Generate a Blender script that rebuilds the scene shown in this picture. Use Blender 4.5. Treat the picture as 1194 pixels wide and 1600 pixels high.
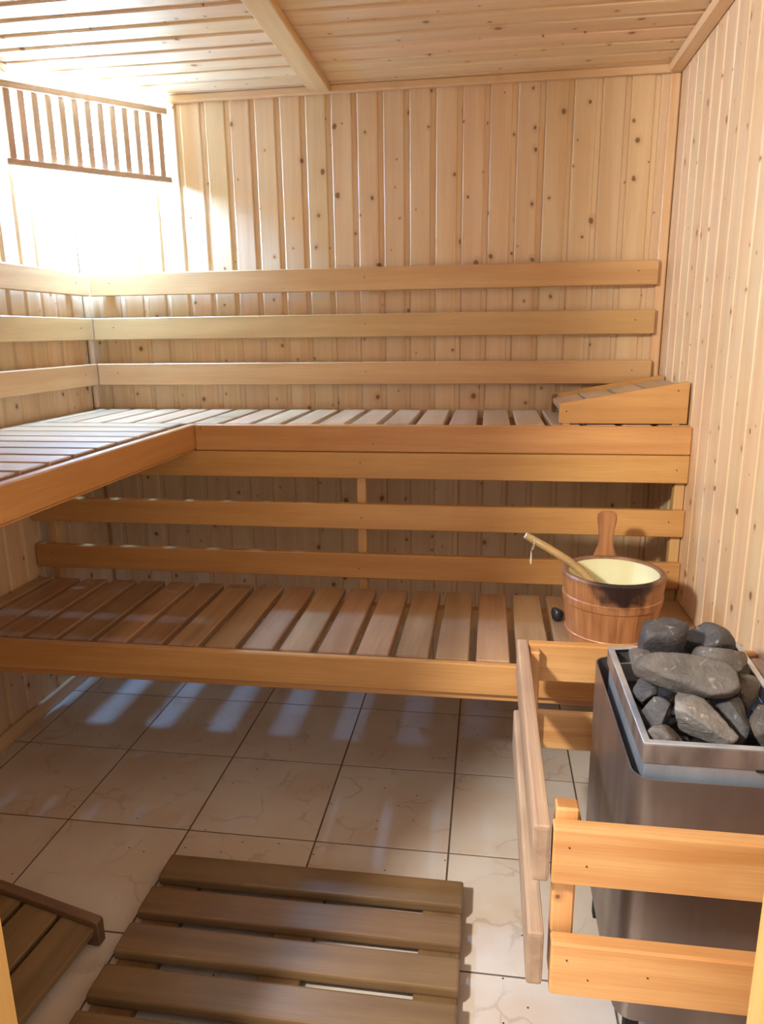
import bpy, bmesh, math, random
from mathutils import Vector, Matrix, Euler
for o in list(bpy.data.objects): bpy.data.objects.remove(o)
SC = bpy.context.scene; C = SC.collection
R = math.radians; PI = math.pi
# ------------------------------------------------------------------ camera
YAW, PITCH, ROLL = 0.14699, -0.24227, -0.01286
cy, sy, cp, sp = math.cos(YAW), math.sin(YAW), math.cos(PITCH), math.sin(PITCH)
fwd = Vector((-sy*cp, cy*cp, sp)); rgt = Vector((cy, sy, 0)); upv = rgt.cross(fwd)
r2 = rgt*math.cos(ROLL) + upv*math.sin(ROLL); u2 = upv*math.cos(ROLL) - rgt*math.sin(ROLL)
cam = bpy.data.cameras.new('camera'); co = bpy.data.objects.new('camera', cam); C.objects.link(co)
m = Matrix((r2, u2, -fwd)).transposed().to_4x4(); m.translation = Vector((1.40364, -1.85196, 1.23305))
co.matrix_world = m
cam.sensor_fit = 'HORIZONTAL'; cam.sensor_width = 36; cam.lens = 1130.24/1194*36; cam.clip_start = .02
SC.camera = co
# ------------------------------------------------------------------ world, lights, exposure
w = bpy.data.worlds.new('world'); SC.world = w; w.use_nodes = True
w.node_tree.nodes['Background'].inputs[0].default_value = (1.0, .92, .83, 1)
w.node_tree.nodes['Background'].inputs[1].default_value = 0.46
L = bpy.data.lights.new('hall_light', 'AREA'); L.shape = 'DISK'; L.size = .16; L.energy = 27; L.color = (1, .96, .88)
lo = bpy.data.objects.new('hall_light', L); C.objects.link(lo); lo.location = (.42, -1.95, 1.86)
lo.rotation_euler = (Vector((1.5, .1, .6)) - Vector(lo.location)).to_track_quat('-Z', 'Y').to_euler()
lo['kind'] = 'structure'
BULB = 790.0
SC.view_settings.view_transform = 'Standard'; SC.view_settings.look = 'None'
SC.view_settings.gamma = 1; SC.view_settings.use_curve_mapping = False
SC.view_settings.exposure = 1.22
# ------------------------------------------------------------------ room numbers
XL, XR, YB, YF, ZC = -.063, 1.964, .717, -1.15, 2.015
ZU, YU, XU, ZL, YL = .971, .239, .520, .465, -.255
BH, BT = .078, .023

# ------------------------------------------------------------------ materials
def newmat(name):
    m = bpy.data.materials.new(name); m.use_nodes = True
    nt = m.node_tree; b = nt.nodes['Principled BSDF']; return m, nt, b
def N(nt, t, **k):
    n = nt.nodes.new(t)
    for a, v in k.items(): setattr(n, a, v)
    return n
def math_n(nt, op, a, b=None, clamp=False):
    n = N(nt, 'ShaderNodeMath', operation=op, use_clamp=clamp)
    for i, v in enumerate((a, b)):
        if v is None: continue
        if isinstance(v, (int, float)): n.inputs[i].default_value = v
        else: nt.links.new(v, n.inputs[i])
    return n.outputs[0]
def mixc(nt, f, a, b, blend='MIX'):
    n = N(nt, 'ShaderNodeMix', data_type='RGBA', blend_type=blend)
    for i, v in ((0, f), (6, a), (7, b)):
        if isinstance(v, (int, float)): n.inputs[i].default_value = v
        elif isinstance(v, tuple): n.inputs[i].default_value = (*v, 1) if len(v) == 3 else v
        else: nt.links.new(v, n.inputs[i])
    return n.outputs[2]
def ramp(nt, v, a, b):
    n = N(nt, 'ShaderNodeMapRange'); n.interpolation_type = 'SMOOTHSTEP'
    nt.links.new(v, n.inputs[0]); n.inputs[1].default_value = a; n.inputs[2].default_value = b
    return n.outputs[0]
def objvec(nt, mul=(31., 17., 7.), scale=(1, 1, 1)):
    tc = N(nt, 'ShaderNodeTexCoord'); oi = N(nt, 'ShaderNodeObjectInfo')
    s = N(nt, 'ShaderNodeVectorMath', operation='SCALE'); s.inputs[0].default_value = mul
    nt.links.new(oi.outputs['Random'], s.inputs['Scale'])
    a = N(nt, 'ShaderNodeVectorMath', operation='ADD'); nt.links.new(tc.outputs['Object'], a.inputs[0]); nt.links.new(s.outputs[0], a.inputs[1])
    mp = N(nt, 'ShaderNodeVectorMath', operation='MULTIPLY'); nt.links.new(a.outputs[0], mp.inputs[0]); mp.inputs[1].default_value = scale
    return mp.outputs[0], oi.outputs['Random'], a.outputs[0]
def wood(name, light, dark, knot=(.20, .085, .03), knots=.45, rough=.42, var=.12, grain=1.0, cell=8.0, ringcol=None, blot=0.0, size=1.0):
    """plank wood: local X is the length of the board"""
    m, nt, b = newmat(name)
    v, rnd, raw = objvec(nt, (31., 17., 7.))
    # knots: one voronoi cell each
    ks = N(nt, 'ShaderNodeVectorMath', operation='MULTIPLY'); nt.links.new(raw, ks.inputs[0]); ks.inputs[1].default_value = (cell*.9, cell*1.1, 0)
    # wobble the knot outline
    wb = N(nt, 'ShaderNodeTexNoise'); wb.inputs['Scale'].default_value = 55; nt.links.new(raw, wb.inputs['Vector'])
    wba = N(nt, 'ShaderNodeVectorMath', operation='MULTIPLY_ADD'); nt.links.new(wb.outputs['Color'], wba.inputs[0]); wba.inputs[1].default_value = (.07, .07, 0); nt.links.new(ks.outputs[0], wba.inputs[2])
    vo = N(nt, 'ShaderNodeTexVoronoi', voronoi_dimensions='2D'); vo.inputs['Scale'].default_value = 1; nt.links.new(wba.outputs[0], vo.inputs['Vector'])
    sep = N(nt, 'ShaderNodeSeparateColor'); nt.links.new(vo.outputs['Color'], sep.inputs[0])
    has = math_n(nt, 'LESS_THAN', sep.outputs[0], knots)
    rad = math_n(nt, 'MULTIPLY_ADD', math_n(nt, 'POWER', sep.outputs[1], 2.4), .085*size); rad.node.inputs[2].default_value = .026*size
    q = math_n(nt, 'DIVIDE', vo.outputs['Distance'], rad)
    core = math_n(nt, 'MULTIPLY', math_n(nt, 'SUBTRACT', 1, ramp(nt, q, .55, 1.05)), has)
    halo = math_n(nt, 'MULTIPLY', math_n(nt, 'SUBTRACT', 1, ramp(nt, q, .6, 2.9)), has)
    # grain: stretched noise bent round the knots
    g = N(nt, 'ShaderNodeVectorMath', operation='MULTIPLY'); nt.links.new(raw, g.inputs[0]); g.inputs[1].default_value = (1.3, 26*grain, 26*grain)
    bend = N(nt, 'ShaderNodeCombineXYZ'); nt.links.new(math_n(nt, 'MULTIPLY', halo, .9), bend.inputs[1])
    ga = N(nt, 'ShaderNodeVectorMath', operation='ADD'); nt.links.new(g.outputs[0], ga.inputs[0]); nt.links.new(bend.outputs[0], ga.inputs[1])
    n1 = N(nt, 'ShaderNodeTexNoise'); n1.inputs['Scale'].default_value = 1; n1.inputs['Detail'].default_value = 3; n1.inputs['Distortion'].default_value = .5
    nt.links.new(ga.outputs[0], n1.inputs['Vector'])
    g2 = N(nt, 'ShaderNodeVectorMath', operation='MULTIPLY'); nt.links.new(raw, g2.inputs[0]); g2.inputs[1].default_value = (9, 420, 420)
    n2 = N(nt, 'ShaderNodeTexNoise'); n2.inputs['Scale'].default_value = 1; n2.inputs['Detail'].default_value = 2; nt.links.new(g2.outputs[0], n2.inputs['Vector'])
    f = math_n(nt, 'MULTIPLY_ADD', n2.outputs['Fac'], .35); nt.links.new(math_n(nt, 'MULTIPLY', n1.outputs['Fac'], .9), f.node.inputs[2])
    col = mixc(nt, ramp(nt, f, .38, .85), light, dark)
    if blot:
        nb = N(nt, 'ShaderNodeTexNoise'); nb.inputs['Scale'].default_value = 7; nb.inputs['Detail'].default_value = 4; nt.links.new(raw, nb.inputs['Vector'])
        col = mixc(nt, math_n(nt, 'MULTIPLY', ramp(nt, nb.outputs['Fac'], .42, .75), blot), col, dark)
    col = mixc(nt, math_n(nt, 'MULTIPLY', halo, .42), col, tuple(c*.62 + k*.38 for c, k in zip(dark, knot)))
    col = mixc(nt, core, col, knot)
    # end grain is darker
    tcn = N(nt, 'ShaderNodeTexCoord'); sx = N(nt, 'ShaderNodeSeparateXYZ'); nt.links.new(tcn.outputs['Normal'], sx.inputs[0])
    eg = math_n(nt, 'MULTIPLY', ramp(nt, math_n(nt, 'ABSOLUTE', sx.outputs[0]), .8, .95), .55)
    col = mixc(nt, eg, col, tuple(c*.55 for c in dark))
    # board to board variation
    wn = N(nt, 'ShaderNodeTexWhiteNoise', noise_dimensions='1D'); nt.links.new(rnd, wn.inputs['W'])
    hs = N(nt, 'ShaderNodeHueSaturation'); nt.links.new(col, hs.inputs['Color'])
    vv = math_n(nt, 'MULTIPLY_ADD', wn.outputs['Value'], var*2); vv.node.inputs[2].default_value = 1-var
    nt.links.new(vv, hs.inputs['Value'])
    hu = math_n(nt, 'MULTIPLY_ADD', rnd, .012); hu.node.inputs[2].default_value = .494; nt.links.new(hu, hs.inputs['Hue'])
    nt.links.new(hs.outputs[0], b.inputs['Base Color'])
    b.inputs['Roughness'].default_value = rough
    bp = N(nt, 'ShaderNodeBump'); bp.inputs['Strength'].default_value = .12; bp.inputs['Distance'].default_value = .002
    nt.links.new(f, bp.inputs['Height']); nt.links.new(bp.outputs[0], b.inputs['Normal'])
    return m
def plain(name, col, rough=.5, metal=0., emit=None, es=0, noise=0., nscale=30, col2=None, bump=0.):
    m, nt, b = newmat(name)
    b.inputs['Base Color'].default_value = (*col, 1); b.inputs['Roughness'].default_value = rough; b.inputs['Metallic'].default_value = metal
    if emit: b.inputs['Emission Color'].default_value = (*emit, 1); b.inputs['Emission Strength'].default_value = es
    if noise or bump:
        v, rnd, raw = objvec(nt)
        n = N(nt, 'ShaderNodeTexNoise'); n.inputs['Scale'].default_value = nscale; n.inputs['Detail'].default_value = 5; nt.links.new(raw, n.inputs['Vector'])
        if noise:
            nt.links.new(mixc(nt, math_n(nt, 'MULTIPLY', ramp(nt, n.outputs['Fac'], .35, .7), noise), col, col2 or tuple(c*.5 for c in col)), b.inputs['Base Color'])
        if bump:
            bp = N(nt, 'ShaderNodeBump'); bp.inputs['Strength'].default_value = bump; bp.inputs['Distance'].default_value = .003
            nt.links.new(n.outputs['Fac'], bp.inputs['Height']); nt.links.new(bp.outputs[0], b.inputs['Normal'])
    return m
M = {}
M['pine'] = wood('pine_panelling', (.80, .59, .37), (.72, .47, .255), knot=(.27, .12, .045), knots=.85, rough=.38, var=.05, cell=9.5)
M['pine_trim'] = wood('pine_trim', (.80, .56, .32), (.72, .44, .21), knots=.25, rough=.40, var=.04, cell=7)
M['alder'] = wood('bench_front_wood', (.64, .34, .125), (.50, .235, .072), knots=.06, rough=.40, var=.05, grain=.7, cell=5, blot=.35)
M['rest'] = wood('backrest_wood', (.68, .42, .185), (.56, .31, .12), knots=.05, rough=.42, var=.05, grain=.8, cell=5, blot=.3)
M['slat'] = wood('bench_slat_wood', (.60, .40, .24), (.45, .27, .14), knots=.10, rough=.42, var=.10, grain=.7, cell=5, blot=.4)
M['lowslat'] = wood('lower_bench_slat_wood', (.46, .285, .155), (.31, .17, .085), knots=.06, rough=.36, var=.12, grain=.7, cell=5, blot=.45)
M['duck'] = wood('duckboard_wood', (.25, .148, .066), (.16, .088, .036), knots=.12, rough=.42, var=.08, grain=.7, cell=5, blot=.5)
M['guard'] = wood('guard_wood', (.70, .40, .155), (.52, .235, .07), knots=.30, rough=.38, var=.06, grain=1.0, cell=9, blot=.45, size=.6)
M['worn'] = wood('worn_guard_wood', (.62, .44, .29), (.36, .225, .155), knots=.08, rough=.5, var=.04, grain=1.3, cell=6, blot=.6)
M['door'] = wood('door_frame_wood', (.80, .48, .18), (.66, .35, .11), knots=.05, rough=.4, var=.03, cell=5)
M['grille'] = wood('lamp_screen_wood', (.62, .42, .27), (.50, .30, .18), knots=.05, rough=.5, var=.05, cell=5)  # paler wood colour, with the bloom of the lamp behind put into it
M['nail'] = plain('nail_head', (.09, .05, .03), .5, .3)
M['grout'] = plain('grout', (.16, .11, .075), .8, noise=.6, nscale=40)
M['black'] = plain('black_interior', (.012, .011, .011), .8)
M['rubber'] = plain('black_pebble', (.02, .021, .025), .35, bump=.3, nscale=25)

def tile_mat():
    m, nt, b = newmat('marbled_tile')
    v, rnd, raw = objvec(nt, (13., 9., 5.))
    n = N(nt, 'ShaderNodeTexNoise'); n.inputs['Scale'].default_value = 5; n.inputs['Detail'].default_value = 5; nt.links.new(raw, n.inputs['Vector'])
    base = mixc(nt, ramp(nt, n.outputs['Fac'], .35, .7), (.72, .64, .56), (.66, .53, .42))
    # veins: thin dark where a warped noise crosses its middle
    ws = N(nt, 'ShaderNodeVectorMath', operation='MULTIPLY_ADD'); nt.links.new(n.outputs['Color'], ws.inputs[0]); ws.inputs[1].default_value = (.42, .42, 0); nt.links.new(raw, ws.inputs[2])
    vn = N(nt, 'ShaderNodeTexVoronoi', feature='DISTANCE_TO_EDGE', voronoi_dimensions='2D'); vn.inputs['Scale'].default_value = 6.5; nt.links.new(ws.outputs[0], vn.inputs['Vector'])
    vein = math_n(nt, 'SUBTRACT', 1, ramp(nt, vn.outputs['Distance'], .0, .06))
    n3 = N(nt, 'ShaderNodeTexNoise'); n3.inputs['Scale'].default_value = 8; nt.links.new(raw, n3.inputs['Vector'])
    vein = math_n(nt, 'MULTIPLY', math_n(nt, 'MULTIPLY', vein, ramp(nt, n3.outputs['Fac'], .44, .66)), .33)
    col = mixc(nt, vein, base, (.30, .20, .15))
    # specks of dirt
    vd = N(nt, 'ShaderNodeTexVoronoi', voronoi_dimensions='2D'); vd.inputs['Scale'].default_value = 22; nt.links.new(raw, vd.inputs['Vector'])
    sp_ = N(nt, 'ShaderNodeSeparateColor'); nt.links.new(vd.outputs['Color'], sp_.inputs[0])
    speck = math_n(nt, 'MULTIPLY', math_n(nt, 'LESS_THAN', vd.outputs['Distance'], .045), math_n(nt, 'LESS_THAN', sp_.outputs[0], .10))
    col = mixc(nt, speck, col, (.05, .04, .03))
    nt.links.new(col, b.inputs['Base Color']); b.inputs['Roughness'].default_value = .17
    return m
M['tile'] = tile_mat()
def metal(name, c1, c2, rough, sc, me=1.0, spots=False, axis=(1, 1, .25)):
    m, nt, b = newmat(name)
    v, rnd, raw = objvec(nt, (3., 5., 7.), axis)
    n = N(nt, 'ShaderNodeTexNoise'); n.inputs['Scale'].default_value = sc; n.inputs['Detail'].default_value = 5; nt.links.new(v, n.inputs['Vector'])
    col = mixc(nt, ramp(nt, n.outputs['Fac'], .35, .68), c1, c2)
    if spots:
        vd = N(nt, 'ShaderNodeTexVoronoi'); vd.inputs['Scale'].default_value = 18; nt.links.new(raw, vd.inputs['Vector'])
        s_ = N(nt, 'ShaderNodeSeparateColor'); nt.links.new(vd.outputs['Color'], s_.inputs[0])
        k = math_n(nt, 'MULTIPLY', math_n(nt, 'LESS_THAN', vd.outputs['Distance'], .07), math_n(nt, 'LESS_THAN', s_.outputs[0], .22))
        col = mixc(nt, k, col, (.75, .70, .62))
    nt.links.new(col, b.inputs['Base Color']); b.inputs['Metallic'].default_value = me
    rr = math_n(nt, 'MULTIPLY_ADD', n.outputs['Fac'], .25); rr.node.inputs[2].default_value = rough; nt.links.new(rr, b.inputs['Roughness'])
    return m
M['casing'] = metal('dull_steel_casing', (.36, .32, .31), (.23, .19, .175), .26, 7, .85, True)
M['tray'] = metal('galvanised_tray', (.74, .82, .94), (.50, .57, .68), .30, 14, .8)
M['trayband'] = metal('sooted_tray_band', (.46, .43, .43), (.23, .20, .19), .30, 22, .8)
def stone_mat(name, c1, c2, c3):
    m, nt, b = newmat(name)
    v, rnd, raw = objvec(nt, (9., 5., 7.))
    n = N(nt, 'ShaderNodeTexNoise'); n.inputs['Scale'].default_value = 14; n.inputs['Detail'].default_value = 8; n.inputs['Roughness'].default_value = .65; nt.links.new(raw, n.inputs['Vector'])
    n2 = N(nt, 'ShaderNodeTexNoise'); n2.inputs['Scale'].default_value = 60; n2.inputs['Detail'].default_value = 6; n2.inputs['Distortion'].default_value = 1.2; nt.links.new(raw, n2.inputs['Vector'])
    col = mixc(nt, ramp(nt, n.outputs['Fac'], .35, .68), c1, c2)
    col = mixc(nt, ramp(nt, n2.outputs['Fac'], .60, .76), col, c3)
    nt.links.new(col, b.inputs['Base Color']); b.inputs['Roughness'].default_value = .62
    bp = N(nt, 'ShaderNodeBump'); bp.inputs['Strength'].default_value = .9; bp.inputs['Distance'].default_value = .006
    a = math_n(nt, 'ADD', n.outputs['Fac'], math_n(nt, 'MULTIPLY', n2.outputs['Fac'], .5))
    nt.links.new(a, bp.inputs['Height']); nt.links.new(bp.outputs[0], b.inputs['Normal'])
    return m
M['stone'] = stone_mat('grey_stone', (.145, .125, .112), (.075, .066, .060), (.33, .30, .27))
M['darkstone'] = stone_mat('dark_stone', (.085, .076, .076), (.042, .038, .040), (.26, .24, .22))
M['palestone'] = stone_mat('pale_stone', (.24, .22, .205), (.10, .09, .083), (.62, .60, .56))  # paler grey than the other stones, with whitish flecks
def bucket_mat():
    m, nt, b = newmat('bucket_wood')
    tc = N(nt, 'ShaderNodeTexCoord'); oi = N(nt, 'ShaderNodeObjectInfo')
    s = N(nt, 'ShaderNodeVectorMath', operation='SCALE'); s.inputs[0].default_value = (5, 3, 2); nt.links.new(oi.outputs['Random'], s.inputs['Scale'])
    a = N(nt, 'ShaderNodeVectorMath', operation='ADD'); nt.links.new(tc.outputs['Object'], a.inputs[0]); nt.links.new(s.outputs[0], a.inputs[1])
    g = N(nt, 'ShaderNodeVectorMath', operation='MULTIPLY'); nt.links.new(a.outputs[0], g.inputs[0]); g.inputs[1].default_value = (70, 70, 5)
    n = N(nt, 'ShaderNodeTexNoise'); n.inputs['Scale'].default_value = 1; n.inputs['Detail'].default_value = 4; nt.links.new(g.outputs[0], n.inputs['Vector'])
    col = mixc(nt, ramp(nt, n.outputs['Fac'], .3, .75), (.46, .205, .082), (.31, .12, .045))
    hs = N(nt, 'ShaderNodeHueSaturation'); nt.links.new(col, hs.inputs['Color'])
    vv = math_n(nt, 'MULTIPLY_ADD', oi.outputs['Random'], .30); vv.node.inputs[2].default_value = .86; nt.links.new(vv, hs.inputs['Value'])
    # scorch mark below the rim at the front
    nn = N(nt, 'ShaderNodeTexNoise'); nn.inputs['Scale'].default_value = 30; nn.inputs['Detail'].default_value = 4; nt.links.new(tc.outputs['Object'], nn.inputs['Vector'])
    d = N(nt, 'ShaderNodeVectorMath', operation='SUBTRACT'); nt.links.new(tc.outputs['Object'], d.inputs[0]); d.inputs[1].default_value = (.002, -.125, .186)
    d2 = N(nt, 'ShaderNodeVectorMath', operation='MULTIPLY'); nt.links.new(d.outputs[0], d2.inputs[0]); d2.inputs[1].default_value = (11, 6, 13)
    ln = N(nt, 'ShaderNodeVectorMath', operation='LENGTH'); nt.links.new(d2.outputs[0], ln.inputs[0])
    q = math_n(nt, 'ADD', ln.outputs['Value'], math_n(nt, 'MULTIPLY', math_n(nt, 'SUBTRACT', nn.outputs['Fac'], .5), .9))
    sc = math_n(nt, 'MULTIPLY', math_n(nt, 'SUBTRACT', 1, ramp(nt, q, .55, 1.05)), .95)
    sz = N(nt, 'ShaderNodeSeparateXYZ'); nt.links.new(tc.outputs['Object'], sz.inputs[0])
    worn = math_n(nt, 'MULTIPLY', math_n(nt, 'MULTIPLY', ramp(nt, sz.outputs[2], .160, .180), math_n(nt, 'SUBTRACT', 1, ramp(nt, sz.outputs[2], .184, .190))), .55)
    col = mixc(nt, worn, hs.outputs[0], (.15, .09, .07))
    col = mixc(nt, sc, col, (.012, .007, .009))
    nt.links.new(col, b.inputs['Base Color']); b.inputs['Roughness'].default_value = .42
    return m
M['bucket'] = bucket_mat()
M['liner'] = plain('cream_liner', (.74, .70, .42), .35, noise=.25, nscale=8, col2=(.62, .56, .30))
M['copper'] = plain('copper_wire_hoop', (.70, .36, .22), .4, .5)
M['ladle'] = wood('ladle_wood', (.46, .29, .12), (.34, .20, .08), knots=.0, rough=.42, var=.02, cell=5)
M['white'] = plain('white_end', (.82, .82, .80), .4)
M['string'] = plain('string', (.62, .50, .36), .7)
M['bulb'] = plain('bulb_glass', (1, 1, 1), .4, emit=(.22, .49, 1.0), es=BULB)
M['plinth'] = plain('lamp_holder', (.7, .7, .68), .4)
M['outwall'] = plain('hall_plaster', (.72, .66, .58), .8)

# ------------------------------------------------------------------ helpers
WM = {}
def reg(o, mw): WM[o] = mw.copy()
def link(name, mesh, mat, parent=None, mw=None):
    o = bpy.data.objects.new(name, mesh); C.objects.link(o)
    if mat is not None and not mesh.materials: mesh.materials.append(mat)
    mw = mw or Matrix()
    if parent:
        o.parent = parent; o.matrix_basis = WM[parent].inverted() @ mw
    else: o.matrix_basis = mw
    reg(o, mw); return o
def empty(name, loc, rz=0):
    o = bpy.data.objects.new(name, None); C.objects.link(o); o.empty_display_size = .05
    mw = Matrix.Translation(loc) @ Matrix.Rotation(rz, 4, 'Z'); o.matrix_basis = mw; reg(o, mw); return o
def tag(o, label, cat, group=None):
    o['label'] = label; o['category'] = cat
    if group: o['group'] = group
    return o
def struct(o): o['kind'] = 'structure'; return o
def tomesh(bm, name, smooth=False):
    me = bpy.data.meshes.new(name); bm.normal_update(); bm.to_mesh(me); bm.free()
    if smooth:
        for p in me.polygons: p.use_smooth = True
    return me
CACHE = {}
def boxmesh(l, wd, t, bev=.0025, seg=1, mat=None, taper=None):
    k = (round(l, 4), round(wd, 4), round(t, 4), bev, seg, mat and mat.name)
    if k in CACHE: return CACHE[k]
    bm = bmesh.new(); bmesh.ops.create_cube(bm, size=1)
    for v in bm.verts: v.co = Vector((v.co.x*l, v.co.y*wd, v.co.z*t))
    if bev > 0:
        bmesh.ops.bevel(bm, geom=list(bm.edges), offset=min(bev, t*.45), segments=seg, profile=.6, affect='EDGES')
    me = tomesh(bm, 'board')
    if mat: me.materials.append(mat)
    CACHE[k] = me; return me
AX = {'x': Vector((1, 0, 0)), 'y': Vector((0, 1, 0)), 'z': Vector((0, 0, 1))}
def frame(c, ld, wd):
    """world matrix: local X -> ld, local Y -> wd"""
    ld = Vector(ld).normalized(); wd = Vector(wd).normalized(); n = ld.cross(wd)
    m = Matrix((ld, wd, n)).transposed().to_4x4(); m.translation = Vector(c); return m
def bar(name, parent, mat, lo, hi, along, bev=.0025, seg=1, shade=False):
    """rounded box between lo and hi, its grain running along the axis named"""
    lo = Vector(lo); hi = Vector(hi); c = (lo+hi)/2; d = hi-lo
    o3 = {'x': ('x', 'y', 'z'), 'y': ('y', 'z', 'x'), 'z': ('z', 'x', 'y')}[along]
    g = [d['xyz'.index(a)] for a in o3]
    me = boxmesh(g[0], g[1], g[2], bev, seg, mat)
    return link(name, me, mat, parent, frame(c, AX[o3[0]], AX[o3[1]]))
def profile_mesh(l, w_, mat, t=.014, tg=.0145, dp=.0058):
    """one tongue-and-groove panelling board: X length, Y width, Z towards the room; face at z=0"""
    k = ('pb', round(l, 4), round(w_, 4), mat.name, tg)
    if k in CACHE: return CACHE[k]
    if w_ > .05:
        pr = [(0, -t), (0, -dp), (.0022, -dp*.42), (.0058, 0), (w_-tg-.0045, 0), (w_-tg-.0015, -dp*.3), (w_-tg, -dp+.0003), (w_, -dp), (w_, -t)]
    else:
        pr = [(0, -t), (0, -.0045), (.0012, -.0018), (.0042, 0), (w_, 0), (w_, -t)]
    bm = bmesh.new()
    A = [bm.verts.new((-l/2, y, z)) for y, z in pr]; B = [bm.verts.new((l/2, y, z)) for y, z in pr]
    n = len(pr)
    for i in range(n):
        j = (i+1) % n; bm.faces.new((A[i], B[i], B[j], A[j]))
    bm.faces.new(A[::-1]); bm.faces.new(B)
    bmesh.ops.recalc_face_normals(bm, faces=bm.faces)
    me = tomesh(bm, 'board'); me.materials.append(mat); CACHE[k] = me; return me
def panelling(parent, mat, origin, ldir, wdir, length, start, end, first, pitch, tg=.0145, dp=.0058):
    """boards side by side along wdir from coordinate start to end; joints at first + k*pitch"""
    ldir = Vector(ldir); wdir = Vector(wdir)
    k0 = math.ceil((start-first)/pitch - 1e-6); js = [start]
    k = k0
    while first + k*pitch < end - 1e-4:
        if first + k*pitch > start + 1e-4: js.append(first + k*pitch)
        k += 1
    js.append(end)
    for a, b_ in zip(js[:-1], js[1:]):
        wd = b_-a
        if wd < .006: continue
        me = profile_mesh(length, wd-.0004, mat, tg=tg, dp=dp)
        link('board', me, mat, parent, frame(Vector(origin) + wdir*a, ldir, wdir))
def cyl(name, parent, mat, p0, p1, r0, r1=None, seg=16, caps=True, smooth=True):
    r1 = r0 if r1 is None else r1
    p0 = Vector(p0); p1 = Vector(p1); d = p1-p0
    bm = bmesh.new(); bmesh.ops.create_cone(bm, cap_ends=caps, segments=seg, radius1=r0, radius2=r1, depth=d.length)
    me = tomesh(bm, name)
    if smooth:
        for p in me.polygons: p.use_smooth = len(p.vertices) == 4
    q = d.to_track_quat('Z', 'Y').to_matrix().to_4x4(); q.translation = (p0+p1)/2
    return link(name, me, mat, parent, q)
def lathe(pts, seg=48, a0=0, a1=2*PI, close=True, smooth=True):
    bm = bmesh.new(); full = abs(a1-a0-2*PI) < 1e-6; n = seg if full else seg+1
    rows = []
    for i in range(n):
        a = a0 + (a1-a0)*i/seg
        rows.append([bm.verts.new((r*math.cos(a), r*math.sin(a), z)) for r, z in pts])
    for i in range(seg):
        A, B = rows[i], rows[(i+1) % n]
        for j in range(len(pts)-(0 if close else 1)):
            k = (j+1) % len(pts)
            vs = [A[j], B[j], B[k], A[k]]
            if pts[j][0] < 1e-6 and pts[k][0] < 1e-6: continue
            try: bm.faces.new(vs)
            except ValueError: pass
    if not full and close:
        bm.faces.new(rows[0]); bm.faces.new(rows[-1][::-1])
    bmesh.ops.remove_doubles(bm, verts=bm.verts, dist=1e-6)
    bmesh.ops.recalc_face_normals(bm, faces=bm.faces)
    return bm
def tube(pts, rs, seg=14):
    bm = bmesh.new(); rows = []
    for i, p in enumerate(pts):
        d = (pts[min(i+1, len(pts)-1)] - pts[max(i-1, 0)]).normalized(); q = d.to_track_quat('Z', 'Y').to_matrix()
        rows.append([bm.verts.new(p + q @ Vector((rs[i]*math.cos(2*PI*k/seg), rs[i]*math.sin(2*PI*k/seg), 0))) for k in range(seg)])
    for A_, B_ in zip(rows[:-1], rows[1:]):
        for k in range(seg): bm.faces.new((A_[k], A_[(k+1) % seg], B_[(k+1) % seg], B_[k]))
    bm.faces.new(rows[0][::-1]); bm.faces.new(rows[-1])
    bmesh.ops.recalc_face_normals(bm, faces=bm.faces)
    me = tomesh(bm, 'tube')
    for f in me.polygons: f.use_smooth = len(f.vertices) == 4
    return me
def nails(name, parent, pts, nrm, r=.0022):
    n = Vector(nrm); q = n.to_track_quat('Z', 'Y').to_matrix().to_4x4()
    if ('nail', r) not in CACHE:
        bm = bmesh.new(); bmesh.ops.create_cone(bm, cap_ends=True, segments=8, radius1=r, radius2=r*.8, depth=.0012)
        CACHE[('nail', r)] = tomesh(bm, name)
    for p in pts:
        mm = q.copy(); mm.translation = Vector(p); link(name, CACHE[('nail', r)], M['nail'], parent, mm)

# ================================================================== SETTING
# floor: grout slab with separate tiles
fl = struct(bar('floor', None, M['grout'], (XL-.1, -2.4, -.06), (XR+.1, YB+.1, -.0018), 'x', 0))
T = .333; G = .0022
xs = [XL] + [i*T for i in range(0, 6)] + [XR]
ys = [-2.398] + [j*T for j in range(-7, 3)] + [YB]
for a, b_ in zip(xs[:-1], xs[1:]):
    for c, d in zip(ys[:-1], ys[1:]):
        if d-c < .01: continue
        bar('tile', fl, M['tile'], (a+G, c+G, -.0018), (b_-G, d-G, 0), 'x', .0006)
# walls
wb = struct(bar('wall_back', None, M['pine_trim'], (XL-.08, YB+.014, 0), (XR+.08, YB+.08, ZC+.04), 'z', 0))
panelling(wb, M['pine'], (0, YB, ZC/2), (0, 0, -1), (1, 0, 0), ZC, XL, XR, .002, .0866)
wl = struct(bar('wall_left', None, M['pine_trim'], (XL-.08, YF-.1, 0), (XL-.014, YB+.014, ZC+.04), 'z', 0))
panelling(wl, M['pine'], (XL, 0, ZC/2), (0, 0, -1), (0, 1, 0), ZC, YF, YB, .0185, .0868)
wr = struct(bar('wall_right', None, M['pine_trim'], (XR+.014, YF-.1, 0), (XR+.08, YB+.014, ZC+.04), 'z', 0))
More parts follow.
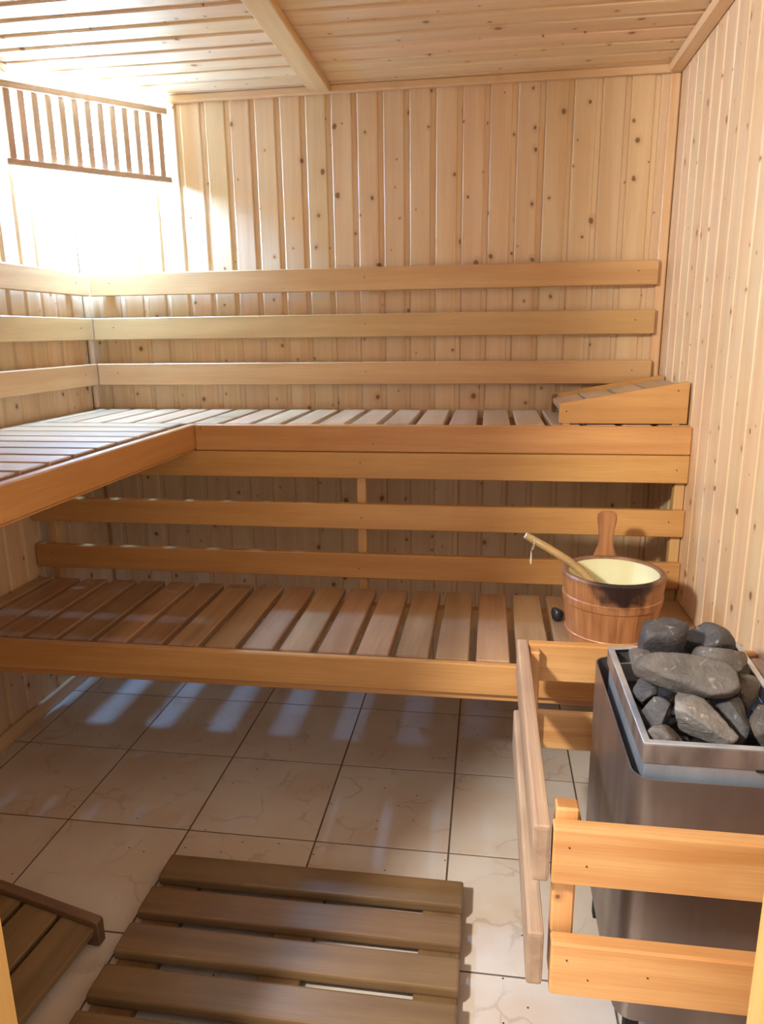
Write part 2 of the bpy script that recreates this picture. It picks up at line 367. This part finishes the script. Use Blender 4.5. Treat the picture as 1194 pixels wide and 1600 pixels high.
# right wall faces -X : boards advance towards -Y so the room side stays outward
panelling(wr, M['pine'], (XR, 0, ZC/2), (0, 0, -1), (0, -1, 0), ZC, -YB, -YF, .0, .0868, .007, .0026)
cl = struct(bar('ceiling', None, M['pine_trim'], (XL-.08, YF-.1, ZC+.014), (XR+.08, YB+.014, ZC+.06), 'x', 0))
panelling(cl, M['pine'], (1.40, 0, ZC), (1, 0, 0), (0, -1, 0), 2*(XR-1.40), -YB, -YF, .036, .0885)
def left_ceiling():
    x0, x1 = XL, .84
    panelling(cl, M['pine'], ((x0+x1)/2, 0, ZC), (1, 0, 0), (0, -1, 0), x1-x0, -YB, -YF, .0235, .0885)
left_ceiling()
# trims
t1 = struct(bar('trim_1', None, M['pine_trim'], (.807, YF, ZC-.022), (.875, YB-.022, ZC), 'y', .003))          # ceiling batten
t2 = struct(bar('trim_2', None, M['pine_trim'], (XL, YB-.022, ZC-.024), (XR, YB, ZC), 'x', .004))             # back cornice
t3 = struct(bar('trim_3', None, M['pine_trim'], (XR-.042, YF, ZC-.024), (XR, YB-.023, ZC), 'y', .004))         # right cornice
t4 = struct(bar('trim_4', None, M['pine_trim'], (XL, YF, ZC-.024), (XL+.042, YB-.023, ZC), 'y', .004))         # left cornice
t5 = struct(bar('trim_5', None, M['pine_trim'], (XR-.033, YB-.018, ZU+.002), (XR-.003, YB, ZC-.025), 'z', .004))    # right corner trim
t6 = struct(bar('trim_6', None, M['pine_trim'], (XL, YB-.020, ZU+.002), (XL+.020, YB, ZC-.025), 'z', .007, 2))     # left corner trim
bb = struct(bar('baseboard_left', None, M['pine_trim'], (XL, YF, 0), (XL+.015, YB, .048), 'y', .003))
# front wall with the doorway the picture is taken through
DX0, DX1, DZ = .792, 1.707, 1.96
wf = struct(bar('wall_front', None, M['outwall'], (XL-.08, YF-.10, 0), (DX0-.045, YF-.014, ZC+.04), 'z', 0))
wf2 = bar('wall_panel', wf, M['outwall'], (DX1+.045, YF-.10, 0), (XR+.08, YF-.014, ZC+.04), 'z', 0)
wf3 = bar('wall_panel', wf, M['outwall'], (DX0-.045, YF-.10, DZ+.03), (DX1+.045, YF-.014, ZC+.04), 'z', 0)
panelling(wf, M['pine'], (0, YF, ZC/2), (0, 0, -1), (-1, 0, 0), ZC, -(DX0-.046), -XL, .0, .0868)
panelling(wf, M['pine'], (0, YF, ZC/2), (0, 0, -1), (-1, 0, 0), ZC, -XR, -(DX1+.046), .0, .0868)
df = struct(bar('door_1', None, M['door'], (DX0-.045, YF-.11, DZ), (DX1+.045, YF+.004, DZ+.03), 'x', .003))
bar('door_jamb', df, M['door'], (DX0-.045, YF-.11, 0), (DX0, YF+.004, DZ), 'z', .002)
bar('door_jamb', df, M['door'], (DX1, YF-.11, 0), (DX1+.045, YF+.004, DZ), 'z', .002)

# ================================================================== UPPER BENCH (L shaped)
FT = .025
ub = tag(empty('upper_bench', (XL, YB, 0)), 'upper L-shaped slatted wooden bench running along back wall and left wall', 'bench')
bar('front_board', ub, M['alder'], (XU, YU, ZU-.0785), (XR-.001, YU+FT, ZU), 'x', .003)
bar('front_board', ub, M['alder'], (XU-FT, YF+.01, ZU-.0735), (XU, YU+FT, ZU), 'y', .003)
bar('ledger', ub, M['alder'], (XU-FT-.004, YF+.01, ZU-.0785), (XU-.004, YU+FT-.001, ZU-.0745), 'y', .001)
px = [XL+.008, -.0080] 
gaps = [.0900+.0985*k for k in range(-1, 20)]
x0 = XL+.008
for g in gaps:
    if g - x0 > .02: bar('slat', ub, M['slat'], (x0, YU+FT+.012, ZU-.024), (g, YB-.018, ZU), 'y', .003)
    x0 = g+.018
bar('slat', ub, M['slat'], (x0, YU+FT+.012, ZU-.024), (XR-.006, YB-.018, ZU), 'y', .003)
y1 = YU+FT+.004
for k in range(0, 15):
    ya = y1 - .101*k
    yb_ = max(ya-.087, YF+.012)
    if ya-yb_ < .02: break
    bar('slat', ub, M['slat'], (XL+.008, yb_, ZU-.024), (.466, ya, ZU), 'x', .003)
# carrying battens below the slats
for yy in (YU+FT+.001, YB-.045): bar('joist', ub, M['alder'], (XL+.005 if yy > .5 else XU-.03, yy, ZU-.070), (XR-.003, yy+.030, ZU-.0245), 'x', .002)
for xx in (XL+.003, .462): bar('joist', ub, M['alder'], (xx, YF+.012, ZU-.070), (xx+.030, YU+FT+.0, ZU-.0245), 'y', .002)
nails('nail', ub, [(XU+.02, YU-.0004, ZU-.012), (XU+.55, YU-.0004, ZU-.055)], (0, -1, 0))

# ================================================================== LOWER BENCH
lb = tag(empty('lower_bench', (XL, YL, 0)), 'lower slatted wooden bench with darker slats, below the upper bench', 'bench')
bar('front_board', lb, M['alder'], (XL+.002, YL, ZL-.0785), (XR-.001, YL+.020, ZL), 'x', .003)
bar('ledger', lb, M['alder'], (XL+.002, YL+.0205, ZL-.103), (XR-.002, YL+.052, ZL-.0245), 'x', .003)
bar('joist', lb, M['alder'], (XL+.002, .150, ZL-.080), (XR-.002, .190, ZL-.0245), 'x', .003)
x0 = XL+.006
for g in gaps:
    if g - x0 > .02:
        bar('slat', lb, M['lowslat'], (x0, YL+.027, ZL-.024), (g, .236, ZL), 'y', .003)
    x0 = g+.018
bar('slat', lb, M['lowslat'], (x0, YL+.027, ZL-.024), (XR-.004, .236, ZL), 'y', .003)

# ================================================================== BACKRESTS
rests = [(1.450, 1.374), (1.298, 1.221), (1.137, 1.060)]
br = tag(empty('backrest', (.95, YB, 1.06)), 'three long wooden backrest rails on the back wall above the upper bench', 'backrest')
for zt, zb in rests:
    bar('rail', br, M['rest'], (XL+.045, YB-.045, zb), (1.932, YB-.022, zt), 'x', .0025)
for xx in (.02, .96, 1.885):
    for zt, zb in rests: bar('spacer', br, M['pine_trim'], (xx, YB-.0215, zb+.008), (xx+.035, YB-.0005, zt-.008), 'x', .002)
nails('nail', br, [(x, YB-.0455, z-.033) for z, _ in rests for x in (.06, .98, 1.87)], (0, -1, 0))
br2 = tag(empty('backrest', (XL, -.3, 1.06)), 'three wooden backrest rails on the left wall, meeting the corner', 'backrest')
for zt, zb in rests:
    bar('rail', br2, M['rest'], (XL+.022, YF+.03, zb), (XL+.045, YB-.046, zt), 'y', .0025)
for yy in (-.9, -.15, .59):
    for zt, zb in rests: bar('spacer', br2, M['pine_trim'], (XL+.0005, yy, zb+.008), (XL+.0215, yy+.035, zt-.008), 'y', .002)
nails('nail', br2, [(XL+.0455, .59, z-.035) for z, _ in rests], (1, 0, 0))
br3 = tag(empty('backrest', (.95, YU+FT, ZL)), 'three wooden backrest rails on posts between lower bench and upper bench', 'backrest')
for zt, zb in ((.8905, .812), (.733, .655), (.576, .498)):
    bar('rail', br3, M['alder'], (XL+.003, YU, zb), (XR-.001, YU+.023, zt), 'x', .0025)
for xx in (-.02, 1.014, 1.934):
    bar('post', br3, M['rest'], (xx, YU+.0235, .30), (xx+.028, YU+.055, .888), 'z', .002)
nails('nail', br3, [(1.03, YU-.0005, .86), (1.93, YU-.0005, .85), (1.03, YU-.0005, .69), (1.92, YU-.0005, .70), (1.93, YU-.0005, .55), (1.02, YU-.0005, .53), (.0, YU-.0005, .55)], (0, -1, 0))

# ================================================================== HEADRESTS
def headrest(loc, rz, flip, label, mats):
    """low end at local x=0, rising to x=.352; front panel at y=0, rear panel at y=.335"""
    t = tag(empty('headrest', loc, rz), label, 'headrest', )
    LN, H0, H1, DP, PT = .352, .060, .121, .335, .021
    s = -1 if flip else 1
    def panel(y):
        pr = [(0, .003), (0, H0-.006), (.002, H0-.001), (.009, H0+.001), (LN-.004, H1), (LN, H1-.004), (LN, .003)]
        bm = bmesh.new()
        A = [bm.verts.new((s*x, y, z)) for x, z in pr]; B = [bm.verts.new((s*x, y+PT, z)) for x, z in pr]
        n = len(pr)
        for i in range(n): bm.faces.new((A[i], A[(i+1) % n], B[(i+1) % n], B[i]))
        bm.faces.new(A[::-1]); bm.faces.new(B)
        bmesh.ops.recalc_face_normals(bm, faces=bm.faces)
        bmesh.ops.bevel(bm, geom=list(bm.edges), offset=.0014, segments=1, affect='EDGES')
        # ground contact strips
        o = link('side_panel', tomesh(bm, 'side_panel'), mats[0], t, WM[t]); return o
    panel(0); panel(DP-PT)
    sl = (H1-H0)/(LN-.014); a = math.atan(sl); n = 4; pw = (LN-.006)/n
    for k in range(n):
        xc = .003 + pw*(k+.5); zc = H0 + sl*(xc-.014) - .020
        me = boxmesh(DP-2*PT-.001, pw/math.cos(a)-.010, .019, .0035, 2, mats[1])
        mw = WM[t] @ frame((s*xc, DP/2, zc), (0, 1, 0), (-s*math.cos(a), 0, -math.sin(a)))
        link('slat', me, mats[1], t, mw)
    for xx in (.02, LN-.03):                                    # small feet the panels stand on
        for yy in (.0015, DP-PT+.0015):
            me = boxmesh(.02, PT-.003, .003, 0, 1, mats[0])
            link('foot', me, mats[0], t, WM[t] @ Matrix.Translation((s*xx, yy+(PT-.003)/2, .0015)))
    nails('nail', t, [WM[t] @ Vector((s*xx, -.0004, zz)) for xx, zz in ((.02, H0-.022), (LN-.03, H1-.025))], WM[t].to_3x3() @ Vector((0, -1, 0)), .0024)
    return t
headrest((1.606, .285, ZU), 0, False, 'sloping slatted wooden headrest lying on the upper bench against the right wall', (M['alder'], M['slat']))
hr = headrest((.6315, -.687, 0), R(-5.6), True, 'sloping slatted wooden headrest standing on the tiled floor beside the duckboard', (M['duck'], M['duck']))
# put its rear panel where the origin was: shift so local y=.335 lies at the measured corner
off = Matrix.Rotation(R(-5.6), 4, 'Z') @ Vector((0, -.335, 0)); hr.location = Vector(hr.location) + off

# ================================================================== DUCKBOARD
db = tag(empty('duckboard', (1.03, -.86, 0)), 'brown wooden slatted duckboard lying flat on the tiles in the foreground', 'duckboard')
for k in range(7):
    ya = -.474 - .1022*k
    bar('slat', db, M['duck'], (.686, ya-.074, .0225), (1.373, ya, .045), 'x', .005, 2)
for xa in (.694, .986, 1.288):
    bar('runner', db, M['duck'], (xa, -1.15, 0), (xa+.083, -.482, .0222), 'y', .002)

# ================================================================== CORNER LAMP AND ITS SCREEN
ls = tag(empty('lamp_screen', (.12, .53, 1.74)), 'slatted wooden screen set across the upper left corner in front of the bright lamp', 'lamp screen')
A = Vector((XL+.004, .345, 0)); B = Vector((.302, YB-.006, 0)); dd = (B-A).normalized(); nn = Vector((dd.y, -dd.x, 0)); LL = (B-A).length
def along(s, z, off=0): return A + dd*s + nn*off + Vector((0, 0, z))
def sbar(name, s0, s1, z0, z1, o0, o1, vert):
    c = along((s0+s1)/2, (z0+z1)/2, (o0+o1)/2)
    if vert: me = boxmesh(z1-z0, s1-s0, o1-o0, .002, 1, M['grille']); mw = frame(c, (0, 0, 1), dd)
    else: me = boxmesh(s1-s0, z1-z0, o1-o0, .002, 1, M['grille']); mw = frame(c, dd, (0, 0, 1))
    return link(name, me, M['grille'], ls, mw)
sbar('rail', .0, LL-.002, 1.955, 1.974, .0065, .022, False)
sbar('rail', .0, LL-.002, 1.742, 1.760, .0065, .022, False)
for k in range(13):
    s = .022 + .0389*k
    sbar('slat', s-.010, s+.010, 1.748, 1.970, -.006, .006, True)
lp = tag(empty('corner_lamp', (XL+.02, YB-.02, 1.83)), 'bright cold white bulb lamp in the upper left corner behind the slatted screen', 'lamp')
LP = Vector((.048, .600, 1.825))
cyl('lamp_holder', lp, M['plinth'], (XL+.0, YB-.001, 1.83), (.016, .637, 1.827), .022, .018)
bm = bmesh.new(); bmesh.ops.create_uvsphere(bm, u_segments=24, v_segments=14, radius=.042)
link('bulb', tomesh(bm, 'bulb', True), M['bulb'], lp, Matrix.Translation(LP))

# ================================================================== BUCKET, LADLE, PEBBLE
BX, BY = 1.7255, -.052
bk = tag(empty('bucket', (BX, BY, ZL)), 'round wooden sauna bucket with scorched rim and upright paddle handle on lower bench', 'bucket')
Rb, Rt, HB = .108, .127, .182
def rad(z): return Rb + (Rt-Rb)*z/HB
prof = [(rad(0)-.014, 0), (rad(0)-.002, 0), (rad(0), .002), (rad(.05), .05), (rad(.103), .103), (rad(.105)+.003, .106), (rad(.124)+.003, .124), (rad(.127), .127),
        (rad(.15), .15), (rad(HB-.004), HB-.004), (rad(HB)-.004, HB), (rad(HB)-.014, HB), (rad(HB)-.015, HB-.004)]
NS = 15
for k in range(NS):
    a0 = 2*PI*k/NS+.07; a1 = a0 + 2*PI/NS - .004
    if k == 3: pass
    bm = lathe(prof, 5, a0, a1)
    link('stave', tomesh(bm, 'stave'), M['bucket'], bk, WM[bk])
ip = [(0, .014), (rad(.02)-.017, .014), (rad(HB)-.0155, HB-.006), (rad(HB)-.0175, HB-.006), (rad(.02)-.019, .016), (0, .016)]
link('liner', tomesh(lathe(ip, 56, close=False), 'liner', True), M['liner'], bk, WM[bk])
hp = [(rad(.028)+.0005+.0022*math.cos(a), .028+.0022*math.sin(a)) for a in [i*PI/3 for i in range(6)]]
link('hoop', tomesh(lathe(hp, 56), 'hoop', True), M['copper'], bk, WM[bk])
# paddle handle: stands on the rear of the rim
def paddle():
    out = [(-.030, .0), (-.026, .012), (-.0195, .030), (-.0185, .055), (-.0215, .080), (-.0255, .104), (-.024, .116), (-.015, .1235), (0, .125),
           (.015, .1235), (.024, .116), (.0255, .104), (.0215, .080), (.0185, .055), (.0195, .030), (.026, .012), (.030, .0)]
    bm = bmesh.new(); A_ = [bm.verts.new((x, 0, z)) for x, z in out]; B_ = [bm.verts.new((x, .013, z)) for x, z in out]
    n = len(out)
    for i in range(n): bm.faces.new((A_[i], A_[(i+1) % n], B_[(i+1) % n], B_[i]))
    bm.faces.new(A_[::-1]); bm.faces.new(B_)
    bmesh.ops.recalc_face_normals(bm, faces=bm.faces)
    bmesh.ops.bevel(bm, geom=[e for e in bm.edges if abs(e.verts[0].co.y-e.verts[1].co.y) < 1e-5], offset=.003, segments=2, affect='EDGES')
    return bm
link('handle', tomesh(paddle(), 'handle'), M['bucket'], bk, WM[bk] @ Matrix.Translation((-.004, Rt-.0145, HB-.001)))
# ladle leaning on the left of the rim
LPT = [Vector(p) for p in ((1.507, -.030, .724), (1.560, -.037, .6965), (1.614, -.047, .6655), (1.648, -.060, .6415), (1.680, -.074, .609), (1.706, -.084, .565), (1.720, -.089, .530))]
E0, E1 = LPT[0], LPT[-1]
ld = tag(empty('ladle', E1), 'wooden ladle with white tipped handle leaning in the bucket', 'ladle')
link('handle', tube(LPT, [.0092, .0103, .0105, .0105, .0100, .0090, .0085], 16), M['ladle'], ld)
dE = (LPT[0]-LPT[1]).normalized()
cyl('white_tip', ld, M['white'], E0 + dE*.0002, E0 + dE*.003, .0085, .007)
cup = lathe([(0, 0), (.020, .001), (.028, .012), (.030, .028), (.028, .028), (.026, .014), (.018, .004), (0, .003)], 24, close=False)
link('cup', tomesh(cup, 'cup', True), M['ladle'], ld, Matrix.Translation((1.722, -.090, .500)))
# tassel hanging from a hole in the handle
hp_ = E0 + (LPT[1]-E0)*.36
cp_ = [(0, -.0095, .004), (.001, -.0125, -.004), (-.003, -.012, -.018), (-.005, -.011, -.028), (.001, -.0115, -.018), (.003, -.0120, -.006), (.001, -.0105, .004)]
link('cord', tube([Vector(c_) for c_ in cp_], [.0009]*len(cp_), 6), M['string'], ld, Matrix.Translation(hp_))
tg = lathe([(0, .0), (.0028, .004), (.0034, .012), (.0022, .024), (.0009, .036), (0, .038)], 10, close=False)
link('toggle', tomesh(tg, 'toggle', True), M['string'], ld, Matrix.Translation(hp_ + Vector((-.0052, -.011, -.064))))

def rock(seed, dims, n=16, rough=.05, sub=4):
    from mathutils import noise
    rs = random.Random(seed); bm = bmesh.new(); bmesh.ops.create_icosphere(bm, subdivisions=sub, radius=1)
    planes = []
    for i in range(n):
        v = Vector((rs.gauss(0, 1), rs.gauss(0, 1), rs.gauss(0, 1))).normalized(); planes.append((v, rs.uniform(.50, .80)))
    o = Vector((seed*3.1, seed*1.7, seed*.9))
    for v in bm.verts:
        c = Vector([math.copysign(abs(q)**.62, q) for q in v.co])          # blocky
        c = c.normalized() * (.82 + .18*c.length) * 1.02
        for nv, d in planes:
            e = c.dot(nv) - d
            if e > 0: c -= nv*e*.97
        c += c.normalized()*(noise.fractal(c*1.6+o, .8, 2.1, 3)*rough + noise.fractal(c*6+o, .8, 2.1, 3)*rough*.35)
        v.co = c
    bm.verts.ensure_lookup_table()
    mx = [max(abs(v.co[a]) for v in bm.verts) for a in range(3)]
    for v in bm.verts: v.co = Vector([v.co[a]/mx[a]*dims[a]/2 for a in range(3)])
    return tomesh(bm, 'stone', sub > 2)
pb = link('pebble', rock(71, (.034, .052, .040), 6, .02, 3), M['rubber'], None, Matrix.Translation((1.6030, .050, ZL+.0195)))
tag(pb, 'small black rounded pebble lying on the lower bench just behind the bucket', 'pebble')

# ================================================================== HEATER
HX0, HX1, HY0, HY1, HZ0, HZ1 = 1.628, 1.915, -.868, -.445, .150, .590
ht = tag(empty('sauna_heater', ((HX0+HX1)/2, (HY0+HY1)/2, 0)), 'brown-grey steel sauna heater filled with dark stones, inside the wooden guard', 'heater')
def rrect(x0, x1, y0, y1, r, n=6):
    pts = []
    for cx, cy_, a in ((x1-r, y1-r, 0), (x0+r, y1-r, 90), (x0+r, y0+r, 180), (x1-r, y0+r, 270)):
        for i in range(n+1):
            t = R(a+90*i/n); pts.append((cx+r*math.cos(t), cy_+r*math.sin(t)))
    return pts
def ringwall(outer, inner, z0, z1, bottom=False):
    bm = bmesh.new(); n = len(outer)
    a = [bm.verts.new((*p, z0)) for p in outer]; b_ = [bm.verts.new((*p, z1)) for p in outer]
    c = [bm.verts.new((*p, z1)) for p in inner]; d = [bm.verts.new((*p, z0)) for p in inner]
    for i in range(n):
        j = (i+1) % n
        bm.faces.new((a[i], a[j], b_[j], b_[i])); bm.faces.new((b_[i], b_[j], c[j], c[i])); bm.faces.new((c[i], c[j], d[j], d[i])); bm.faces.new((d[i], d[j], a[j], a[i]))
    bmesh.ops.recalc_face_normals(bm, faces=bm.faces)
    return bm
cm = ringwall(rrect(HX0, HX1, HY0, HY1, .032), rrect(HX0+.0025, HX1-.0025, HY0+.0025, HY1-.0025, .030), HZ0, HZ1)
bmc = tomesh(cm, 'casing', True)
cas = link('casing', bmc, M['casing'], ht)
md = cas.modifiers.new('edge', 'EDGE_SPLIT'); md.split_angle = R(40)
# dark body inside, below the stone tray
def prism(pts, z0, z1):
    bm = bmesh.new(); a = [bm.verts.new((*p, z0)) for p in pts]; b_ = [bm.verts.new((*p, z1)) for p in pts]; n = len(pts)
    for i in range(n): bm.faces.new((a[i], a[(i+1) % n], b_[(i+1) % n], b_[i]))
    bm.faces.new(a[::-1]); bm.faces.new(b_); bmesh.ops.recalc_face_normals(bm, faces=bm.faces); return bm
link('inner_body', tomesh(prism(rrect(HX0+.004, HX1-.004, HY0+.004, HY1-.004, .028), HZ0+.002, .44), 'inner_body'), M['black'], ht)
TP = [(1.6405, -.858), (1.875, -.858), (1.893, -.470), (1.6405, -.520)]          # tray outline at the rim
def inset(P, d):
    c = Vector((sum(p[0] for p in P)/4, sum(p[1] for p in P)/4)); out = []
    for p in P: out.append((p[0] + (d if p[0] < c.x else -d), p[1] + (d if p[1] < c.y else -d)))
    return out
ZT = .645
def traypart(name, P, di, z0, z1, mat):
    bm = ringwall(P, inset(P, di), z0, z1)
    bmesh.ops.bevel(bm, geom=list(bm.edges), offset=.001, segments=1, affect='EDGES')
    return link(name, tomesh(bm, name), mat, ht)
traypart('tray_rim', TP, .011, ZT-.003, ZT, M['tray'])
traypart('tray_band', inset(TP, .0004), .003, .611, ZT-.003, M['trayband'])
traypart('tray_wall', inset(TP, .0045), .003, .46, .613, M['tray'])
link('tray_bottom', tomesh(prism(inset(TP, .008), .570, .575), 'tray_bottom'), M['black'], ht)
bar('dark_gap_strip', ht, M['black'], (1.800, -.8592, .6085), (1.870, -.8545, .6125), 'x', 0)  # thin black box painted in for the darkness of a narrow gap
for xx in (HX0+.035, HX1-.035):
    for yy in (HY0+.04, HY1-.04):
        bar('leg', ht, M['black'], (xx-.011, yy-.011, 0), (xx+.011, yy+.011, HZ0+.004), 'z', .001)

# stones: (x, y, z, dims, rot, seed, material, label)
ST = [
 (1.731, -.722, .690, (.170, .098, .070), (-30, 2, -8), 3, 'stone', 'longest flat grey stone lying across the middle of the heater heap', 10),
 (1.806, -.648, .682, (.095, .074, .062), (-24, -6, 6), 8, 'stone', 'grey stone with a pale ragged edge just behind the longest flat stone', 10),
 (1.712, -.590, .694, (.092, .080, .124), (4, 28, 14), 21, 'darkstone', 'peaked dark stone standing highest at the rear left of the heap', 10),
 (1.812, -.538, .672, (.100, .078, .074), (0, 5, -6), 34, 'darkstone', 'smooth dark block stone at the rear right of the heap', 9),
 (1.676, -.640, .680, (.042, .036, .046), (0, 0, 30), 5, 'stone', 'small knobbly stone below the peaked stone at the rear left', 12),
 (1.678, -.684, .634, (.044, .078, .062), (0, 15, 6), 6, 'darkstone', 'dark stone with pale scratches against the left rim of the tray', 9),
 (1.682, -.758, .630, (.060, .060, .064), (10, 0, 40), 9, 'darkstone', 'dark stone under the left end of the longest flat stone', 9),
 (1.734, -.788, .652, (.118, .070, .062), (-26, 14, -18), 12, 'palestone', 'pale whitish stone at the front centre of the heap', 9),
 (1.681, -.824, .630, (.060, .042, .046), (-14, 0, -6), 15, 'stone', 'small grey stone in the front left corner of the tray', 9),
 (1.694, -.786, .602, (.070, .040, .040), (0, 0, 0), 18, 'darkstone', 'dark stone half hidden behind the front left corner stone', 9),
 (1.796, -.752, .634, (.050, .090, .072), (0, 10, 12), 27, 'darkstone', 'dark upright stone right of the longest flat stone', 9),
 (1.834, -.792, .650, (.062, .088, .088), (-16, -10, 6), 30, 'stone', 'large rough grey stone at the front right of the heap', 10),
 (1.724, -.834, .612, (.032, .024, .032), (0, 0, 0), 40, 'stone', 'smallest stone, wedged at the front rim below the pale stone', 12),
 (1.846, -.588, .640, (.046, .060, .060), (0, 0, 20), 44, 'darkstone', 'dark stone against the right rim near the rear corner', 9),
 (1.843, -.664, .636, (.046, .070, .064), (12, 0, -15), 47, 'stone', 'brownish grey stone against the right rim of the tray', 9),
 (1.750, -.655, .612, (.110, .060, .056), (0, 0, 4), 52, 'darkstone', 'dark stone in the gap beneath the middle of the heap', 9),
 (1.838, -.728, .598, (.046, .046, .040), (0, 0, 0), 55, 'darkstone', 'dark stone deep beside the right rim', 9),
]
for x, y, z, dm, rt, sd, mt, lb_, n in ST:
    me = rock(sd, dm, n)
    mw = Matrix.Translation((x, y, z)) @ Euler([R(a) for a in rt]).to_matrix().to_4x4()
    o = link('stone', me, M[mt], None, mw); tag(o, lb_, 'stone', 'heater stones')

# ================================================================== HEATER GUARD
gd = tag(empty('heater_guard', (1.50, -.98, 0)), 'wooden two-rail guard fence on posts around the heater', 'guard rail')
GX, GT = 1.477, .0235
bar('side_rail', gd, M['worn'], (GX, -.984, .495), (GX+GT, -.360, .583), 'y', .005, 2)
bar('side_rail', gd, M['worn'], (GX-.002, -.984, .320), (GX+GT-.002, -.352, .408), 'y', .005, 2)
bar('front_rail', gd, M['guard'], (1.504, -.982, .491), (1.935, -.957, .580), 'x', .003)
bar('front_rail', gd, M['guard'], (1.508, -.990, .312), (1.935, -.965, .401), 'x', .003)
bar('rear_rail', gd, M['guard'], (GX+GT+.001, -.386, .497), (1.963, -.363, .583), 'x', .003)
bar('rear_rail', gd, M['guard'], (GX+GT+.001, -.386, .334), (1.963, -.363, .420), 'x', .003)
bar('right_rail', gd, M['worn'], (1.938, -.984, .497), (1.962, -.412, .588), 'y', .007, 3)
bar('right_rail', gd, M['worn'], (1.938, -.984, .320), (1.962, -.412, .408), 'y', .005, 2)
bar('post', gd, M['guard'], (1.5090, -.9565, .316), (1.541, -.930, .594), 'z', .003)
bar('post', gd, M['guard'], (1.5015, -.412, .336), (1.524, -.3865, .576), 'z', .003)
bar('post', gd, M['guard'], (1.908, -.9565, .316), (1.936, -.930, .575), 'z', .003)
bar('post', gd, M['guard'], (1.912, -.411, .336), (1.937, -.3865, .575), 'z', .003)
nails('nail', gd, [(1.526, -.9825, .552), (1.55, -.9825, .525), (1.53, -.9905, .375), (1.56, -.9905, .345), (1.64, -.9905, .36)], (0, -1, 0), .0015)
